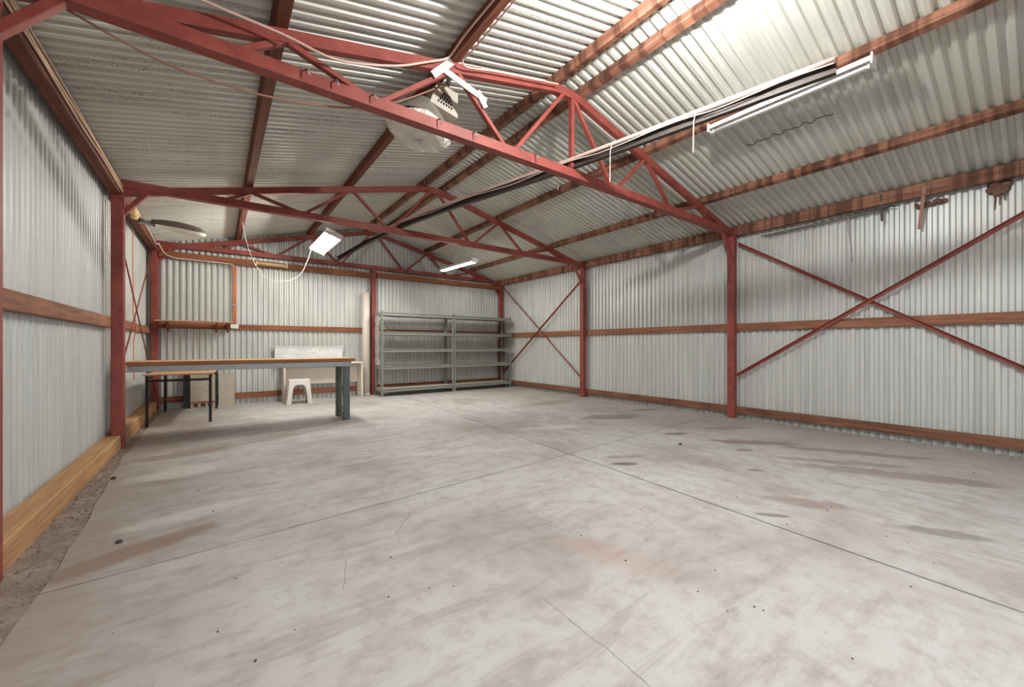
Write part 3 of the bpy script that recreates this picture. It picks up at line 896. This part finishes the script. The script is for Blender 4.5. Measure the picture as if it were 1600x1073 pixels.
# ------------------------------------------------------------------ bits hung on the right eave
for k, (z, y0, y1) in enumerate(((2.655, 1.10, 2.5), (2.635, 1.16, 2.45))):
    tag(MB().tube([(6.19 + 0.01 * k, y0, z), (6.205, (y0 + y1) / 2, z - 0.02), (6.21, y1, z - 0.035)], 0.007, 6).build('steel_rod', 'dark'),
        ('upper' if k == 0 else 'lower') + ' thin steel rod tucked under the right eave beam', 'rod', 'rods under the right eave')
tag(MB().tube(spline([(6.17, 1.52, 2.66), (6.19, 1.52, 2.5), (6.21, 1.50, 2.25), (6.215, 1.49, 2.08)], 5), 0.005, 5).build('hanging_wire', 'galv'), 'thin grey wire hanging down the right wall from the eave rods', 'wire')
tag(MB().bar((6.12, 1.21, 2.80), (6.165, 1.21, 2.50), 0.022, 0.004, (1, 0, 0)).build('metal_strap', 'dark'), 'short dark metal strap hanging on the right eave beam', 'strap', 'straps on the right eave')
tag(MB().bar((6.12, 0.86, 2.78), (6.19, 0.91, 2.34), 0.03, 0.005, (1, 0, 0)).build('metal_strap', 'cable_brown'), 'long tan strap hanging from the right eave beam', 'strap', 'straps on the right eave')
mb = MB()
for k in range(9):
    blob(mb, (6.235 + rnd.random() * 0.015, 0.36 + (rnd.random() - .5) * 0.11, 2.635 + (rnd.random() - .5) * 0.09), 0.03 + 0.015 * rnd.random(), 7, 5, 0.5, (0.6, 1, 1))
for k in range(3):
    y = 0.32 + 0.03 * k
    mb.tube([(6.25, y, 2.62), (6.255, y + 0.005, 2.5 - 0.04 * k)], [0.012, 0.004], 5)
tag(mb.build('mud_nest', 'mud'), 'brown mud wasp nest stuck high on the right wall under the eave', 'nest')
mb = MB()
for k in range(12):
    blob(mb, (6.235, 0.72 + 0.02 * k + rnd.random() * 0.01, 2.63 - rnd.random() * 0.04), 0.014 + 0.012 * rnd.random(), 6, 4, 0.5)
tag(mb.build('mud_nest', 'mud'), 'row of small mud daubs under the right eave beam beside the tan strap', 'nest')
tag(MB().tube(spline([(6.10, 2.80, 2.5), (6.09, 2.79, 2.35), (6.07, 2.86, 2.25), (6.09, 2.88, 2.1), (6.08, 2.9, 1.98)], 5), 0.004, 5).build('loose_wire', 'dark'), 'loose thin wire curling beside the nearest right column', 'wire')

# ------------------------------------------------------------------ workbench
bx0, bx1, by0, by1, bz = -0.805, 1.60, 6.03, 6.66, 0.885
t = thing('workbench', 'long workbench with timber top on grey racking legs', 'workbench', ((bx0 + bx1) / 2, (by0 + by1) / 2, 0))
MB().box(bx0, bx1, by0, by1, bz - 0.004, bz).build('top_skin', 'ply', t)
MB().box(bx0, bx1, by0, by1, bz - 0.042, bz - 0.004).build('bench_top', 'ply_edge', t)
for y in (by0 + 0.02, by1 - 0.06):
    b = MB().box(bx0 + 0.02, bx1 - 0.045, y, y + 0.04, bz - 0.115, bz - 0.043, 0.004)
    b.build('beam', 'galv', t)
for x in (bx1 - 0.145,):
    for y in (by0 + 0.025, by1 - 0.165):
        p = MB().box(x, x + 0.085, y, y + 0.07, 0.0, bz - 0.115 if y < 6.2 else bz - 0.05, 0.006)
        post = p.build('leg', 'rackgrey', t)
    for z in (0.05, 0.15):
        MB().box(x + 0.02, x + 0.065, by0 + 0.09, by1 - 0.16, z - 0.02, z + 0.02, 0.003).build('cross_rail', 'rackgrey', t)

for z in (bz - 0.10, bz - 0.06):
    MB().box(-0.804, -0.784, 5.921, by0 + 0.022, z - 0.012, z + 0.012).build('wall_bracket', 'galv', t)

# ------------------------------------------------------------------ small black-legged table
t = thing('small_table', 'small table with pale top and thin black legs under the workbench', 'table', (-0.42, 7.75, 0))
TR = Matrix.Translation((-0.4, 7.03, 0)) @ Matrix.Rotation(math.radians(-2.6), 4, 'Z') @ Matrix.Translation((0.4, -7.03, 0))
def TB(*a): return MB().box(*a).xform(TR)
tx0, tx1, ty0, ty1, tz = -0.775, -0.045, 7.03, 8.55, 0.685
TB(tx0, tx1, ty0, ty1, tz - 0.018, tz, 0.003).build('table_top', 'ply', t)
for x in (tx0 + 0.04, tx1 - 0.03):
    for y in (ty0 + 0.03, ty1 - 0.06):
        TB(x - 0.016, x + 0.016, y - 0.016, y + 0.016, 0 if x > -0.5 else -0.03, tz - 0.018, 0.003).build('leg', 'black', t)
for y in (ty0 + 0.03, ty1 - 0.06):
    TB(tx0 + 0.04, tx1 - 0.03, y - 0.012, y + 0.012, 0.585, 0.615, 0.003).build('cross_bar', 'black', t)
for x in (tx0 + 0.04, tx1 - 0.03):
    TB(x - 0.012, x + 0.012, ty0 + 0.03, ty1 - 0.06, tz - 0.05, tz - 0.02, 0.003).build('side_bar', 'black', t)

# ------------------------------------------------------------------ boards behind the small table
def leaning(name, x0, x1, y, z1, th, mat, label, lean=0.06, cat='board', z0=0.0):
    mb = MB()
    v = [(x0, y, z0), (x1, y, z0), (x1, y + th, z0), (x0, y + th, z0), (x0, y + lean, z1), (x1, y + lean, z1), (x1, y + lean + th, z1), (x0, y + lean + th, z1)]
    mb.add(v, [(3, 2, 1, 0), (4, 5, 6, 7), (0, 1, 5, 4), (1, 2, 6, 5), (2, 3, 7, 6), (3, 0, 4, 7)])
    return tag(mb.build(name, mat), label, cat)
leaning('cement_board', -0.37, 0.0, 8.80, 0.60, 0.03, 'fibro', 'grey cement board leaning on the back wall under the small table', 0.075)
leaning('cement_board', 0.02, 0.255, 8.76, 0.575, 0.045, 'fibro', 'speckled cement board standing right of the small table legs', 0.09)
leaning('dark_plank', -0.46, -0.375, 8.78, 0.64, 0.03, 'black', 'black plank leaning on the back wall behind the small table', 0.1, 'plank')
t = thing('hollow_brick', 'low reddish brick with dark core holes in front of the cement board', 'brick', (-0.2, 8.73, 0))
MB().box(-0.36, -0.03, 8.70, 8.79, 0.075, 0.105).build('brick_top', 'brick', t)
MB().box(-0.36, -0.03, 8.70, 8.79, 0.0, 0.018).build('brick_bottom', 'fibro', t)
for k in range(4):
    x = -0.36 + k * 0.0985
    MB().box(x, x + 0.034, 8.70, 8.79, 0.018, 0.075).build('brick_web', 'fibro', t)

# ------------------------------------------------------------------ wall shelf, conduit, outlet on the back wall
t = thing('wall_shelf', 'narrow timber wall shelf in the back left corner on red brackets', 'shelf', (-0.3, 8.8, 1.4))
MB().box(-0.80, 0.235, 8.55, 8.81, 1.462, 1.482, 0.002).build('board', 'ply', t)
MB().box(-0.80, 0.235, 8.925, 8.93, 1.46, 1.47).build('back_cleat', 'wood_x', t)
for x in (-0.68, -0.02, 0.14):
    mb = MB()
    mb.add([(x, 8.92, 1.46), (x, 8.58, 1.46), (x, 8.92, 1.30), (x + 0.03, 8.92, 1.46), (x + 0.03, 8.58, 1.46), (x + 0.03, 8.92, 1.30)],
           [(0, 1, 2), (5, 4, 3), (0, 3, 4, 1), (1, 4, 5, 2), (2, 5, 3, 0)])
    mb.build('bracket', 'wood_x', t)
t = thing('conduit', 'pair of orange conduits running down the back wall to the outlet', 'conduit', (0.25, 8.9, 1.45))
for x in (0.245, 0.272):
    MB().tube(spline([(x, 8.86, 2.53), (x, 8.90, 2.48), (x, 8.912, 2.3), (x, 8.912, 1.46)], 5), 0.0125, 8).build('pipe', 'orange', t)
for z in (1.8, 2.25):
    MB().box(0.225, 0.292, 8.896, 8.93, z, z + 0.02).build('saddle', 'galv', t)
t = thing('power_outlet', 'white power outlet plate at the foot of the orange conduit', 'outlet', (0.255, 8.9, 1.38))
MB().box(0.195, 0.315, 8.895, 8.922, 1.378, 1.455, 0.004).build('plate', 'white', t)
for x in (0.225, 0.285):
    MB().box(x - 0.014, x + 0.014, 8.892, 8.896, 1.405, 1.43).build('socket', 'slot' if False else 'plastic', t)

# ------------------------------------------------------------------ desk, board, stool, tube
dx0, dx1, dy0, dy1, dz = 1.0, 2.44, 8.56, 8.915, 0.735
t = thing('desk', 'plain cream panel desk against the back wall', 'desk', ((dx0 + dx1) / 2, 8.74, 0))
MB().box(dx0, dx1, dy0 - 0.01, dy1, dz - 0.03, dz, 0.003).build('desk_top', 'laminate', t)
for x in (dx0, dx1 - 0.03):
    MB().box(x, x + 0.03, dy0, dy1, 0.0, dz - 0.03, 0.003).build('side_panel', 'laminate', t)
MB().box(dx0 + 0.03, dx1 - 0.03, dy1 - 0.06, dy1 - 0.04, 0.30, dz - 0.03, 0.002).build('modesty_panel', 'laminate', t)
t = thing('marbled_board', 'white marbled board standing on the desk against the back wall', 'board', (1.5, 8.87, dz))
MB().box(0.90, 2.10, 8.83, 8.86, dz, 1.035, 0.003).build('panel', 'marble', t)
MB().box(0.86, 2.12, 8.815, 8.90, 1.035, 1.055, 0.003).build('top_ledge', 'white', t)
MB().box(0.88, 0.90, 8.83, 8.89, dz + 0.0, 1.035, 0.003).build('end_strip', 'plastic', t)

t = thing('step_stool', 'white plastic step stool standing in front of the desk', 'stool', (1.21, 8.34, 0))
sx0, sx1, sy0, sy1 = 1.0, 1.425, 8.20, 8.47
MB().box(sx0 + 0.04, sx1 - 0.04, sy0 + 0.02, sy1 - 0.02, 0.425, 0.445, 0.006).build('seat', 'plastic', t)
def stool_side(y):
    cx = (sx0 + sx1) / 2
    outer = [(sx0, 0), (sx0 + 0.05, 0.428), (sx1 - 0.05, 0.428), (sx1, 0)]
    a0 = 0.075
    inner = [(sx1 - a0, 0), (sx1 - a0 - 0.03, 0.27), (sx1 - a0 - 0.045, 0.32), (sx1 - a0 - 0.08, 0.35), (sx0 + a0 + 0.08, 0.35), (sx0 + a0 + 0.045, 0.32), (sx0 + a0 + 0.03, 0.27), (sx0 + a0, 0)]
    poly = outer + inner
    n = len(poly)
    th = 0.022
    # strips: left leg, right leg and the arch between, closed as quads
    mb = MB()
    def quad(ps):
        k = len(ps)
        v = [(x, y, z) for x, z in ps] + [(x, y + th, z) for x, z in ps]
        mb.add(v, [(i, (i + 1) % k, k + (i + 1) % k, k + i) for i in range(k)] + [tuple(range(k))[::-1], tuple(range(k, 2 * k))])
    il = [(sx0 + a0, 0), (sx0 + a0 + 0.03, 0.27), (sx0 + a0 + 0.045, 0.32), (sx0 + a0 + 0.08, 0.35)]
    ir = [(sx1 - a0, 0), (sx1 - a0 - 0.03, 0.27), (sx1 - a0 - 0.045, 0.32), (sx1 - a0 - 0.08, 0.35)]
    def xo(z): return 0.05 * z / 0.428
    for k in range(3):
        quad([(sx0 + xo(il[k][1]), il[k][1]), il[k], il[k + 1], (sx0 + xo(il[k + 1][1]), il[k + 1][1])])
        quad([ir[k], (sx1 - xo(ir[k][1]), ir[k][1]), (sx1 - xo(ir[k + 1][1]), ir[k + 1][1]), ir[k + 1]])
    quad([(sx0 + xo(0.35), 0.35), (sx1 - xo(0.35), 0.35), (sx1 - 0.05, 0.428), (sx0 + 0.05, 0.428)])
    return mb
stool_side(sy0).build('arched_side', 'plastic', t)
stool_side(sy1 - 0.022).build('arched_side', 'plastic', t)
for s in (0, 1):
    x = sx0 + 0.012 if s == 0 else sx1 - 0.012
    MB().bar((x, (sy0 + sy1) / 2, 0.0), (x + (0.04 if s == 0 else -0.04), (sy0 + sy1) / 2, 0.42), sy1 - sy0 - 0.03, 0.012, (1, 0, 0)).build('end_rib', 'plastic', t)

t = thing('cardboard_tube', 'tall cream tube standing upright against the back wall beside the shelving', 'tube', (2.575, 8.80, 0))
MB().tube([(2.575, 8.80, 0.0), (2.575, 8.815, 2.2)], 0.078, 24).build('tube_body', 'pvc', t)
MB().tube([(2.575, 8.80, 0.0), (2.575, 8.80, 0.05)], 0.082, 24).build('tube_foot', 'pvc', t)

# ------------------------------------------------------------------ grey boltless shelving
def shelving(x0, x1, label):
    y0, y1, H = 8.30, 8.72, 1.80
    t = thing('shelving_unit', label, 'shelving', ((x0 + x1) / 2, (y0 + y1) / 2, 0), 'grey metal shelving units')
    for x in (x0, x1 - 0.04):
        for y in (y0, y1 - 0.04):
            up = MB()
            fx = x if x == x0 else x + 0.036
            fy = y if y == y0 else y + 0.036
            up.box(x, x + 0.04, fy, fy + 0.004, 0, H)
            up.box(fx, fx + 0.004, y, y + 0.04, 0, H)
            post = up.build('upright', 'shelfgrey', t)
            if y == y0:
                hl = MB()
                for k in range(34):
                    z = 0.05 + k * 0.051
                    hl.box(x + 0.015, x + 0.025, y - 0.0012, y + 0.0002, z, z + 0.02)
                o = hl.build('slot_row', 'slot', post)
                o['kind'] = 'stuff'
    for z in (0.13, 0.605, 0.965, 1.33, 1.735):
        MB().box(x0 + 0.01, x1 - 0.01, y0 + 0.006, y1 - 0.006, z + 0.012, z + 0.026).build('shelf_board', 'chip', t)
        for y in (y0 - 0.004, y1 - 0.012):
            b = MB().box(x0 + 0.03, x1 - 0.03, y + 0.010, y + 0.014, z - 0.028, z + 0.026)
            b.box(x0 + 0.03, x1 - 0.03, y - 0.004, y + 0.014, z - 0.034, z - 0.018)
            b.box(x0 + 0.03, x1 - 0.03, y - 0.004, y + 0.018, z + 0.020, z + 0.034)
            b.build('beam', 'shelfgrey', t)
        for x in (x0 + 0.002, x1 - 0.014):
            MB().box(x, x + 0.012, y0 + 0.03, y1 - 0.03, z - 0.028, z + 0.030).build('side_beam', 'shelfgrey', t)
    return t
shelving(2.735, 4.425, 'left bay of the grey metal shelving beside the cream tube')
shelving(4.430, 6.085, 'right bay of the grey metal shelving in the back right corner')
# clear plastic film hanging on the open left end of the shelving
mb = MB()
v = []; f = []
for i in range(13):
    for k in range(5):
        z = 0.66 + (1.70 - 0.66) * i / 12
        y = 8.36 + 0.26 * k / 4
        v.append((2.705 + 0.014 * math.sin(i * 1.9 + k * 2.3) + 0.008 * rnd.random(), y, z))
for i in range(12):
    for k in range(4):
        a = i * 5 + k
        f.append((a, a + 1, a + 6, a + 5))
mb.add(v, f, True)
tag(mb.build('plastic_film', 'film'), 'crumpled clear plastic film on the left end of the grey shelving', 'plastic')

# ------------------------------------------------------------------ crumbs and gravel
def chip(mb, x, y, z, r):
    a = rnd.random() * PI
    v = []
    for k in range(5):
        ang = a + 2 * PI * k / 5
        rr = r * (0.6 + 0.6 * rnd.random())
        v.append((x + rr * math.cos(ang), y + rr * math.sin(ang), z))
    v.append((x + (rnd.random() - .5) * r * 0.6, y + (rnd.random() - .5) * r * 0.6, z + r * (0.4 + 0.6 * rnd.random())))
    mb.add(v, [(k, (k + 1) % 5, 5) for k in range(5)] + [(4, 3, 2, 1, 0)])
mb = MB()
for k in range(2600):
    y = 0.6 + 8.0 * rnd.random()
    e = xe(y)
    x = -0.80 + (e + 0.80) * (rnd.random() ** 1.5)
    chip(mb, x, y, -0.010, 0.004 + 0.014 * rnd.random() ** 3)
o = tag(mb.build('gravel_strip', 'pebble'), 'loose gravel and dirt strip along the foot of the left wall', 'gravel')
o['kind'] = 'stuff'
mb = MB()
for k in range(900):
    x = -0.45 + 6.5 * rnd.random() ** 0.9
    y = 0.4 + 7.5 * rnd.random() ** 1.3
    chip(mb, x, y, -0.0005, 0.002 + 0.0065 * rnd.random() ** 3)
for k in range(420):
    y = 0.2 + 8.4 * rnd.random()
    chip(mb, 6.165 - 0.12 * rnd.random() ** 2, y, -0.0005, 0.003 + 0.008 * rnd.random() ** 2)
o = tag(mb.build('floor_crumbs', 'speck'), 'dark crumbs and grit scattered over the concrete floor', 'grit')
o['kind'] = 'stuff'
for x, y, r, lab in ((-0.42, 3.05, 0.017, 'dark stone lying on the stained concrete near the left wall'), (-0.66, 4.5, 0.02, 'grey stone in the gravel at the foot of the left wall'), (4.0, 2.42, 0.02, 'small black stone on the floor right of the oil spots')):
    mb = MB(); blob(mb, (x, y, r * 0.45), r, 8, 6, 0.35, (1, 0.8, 0.6))
    tag(mb.build('stone', 'speck'), lab, 'stone', 'stones on the floor')
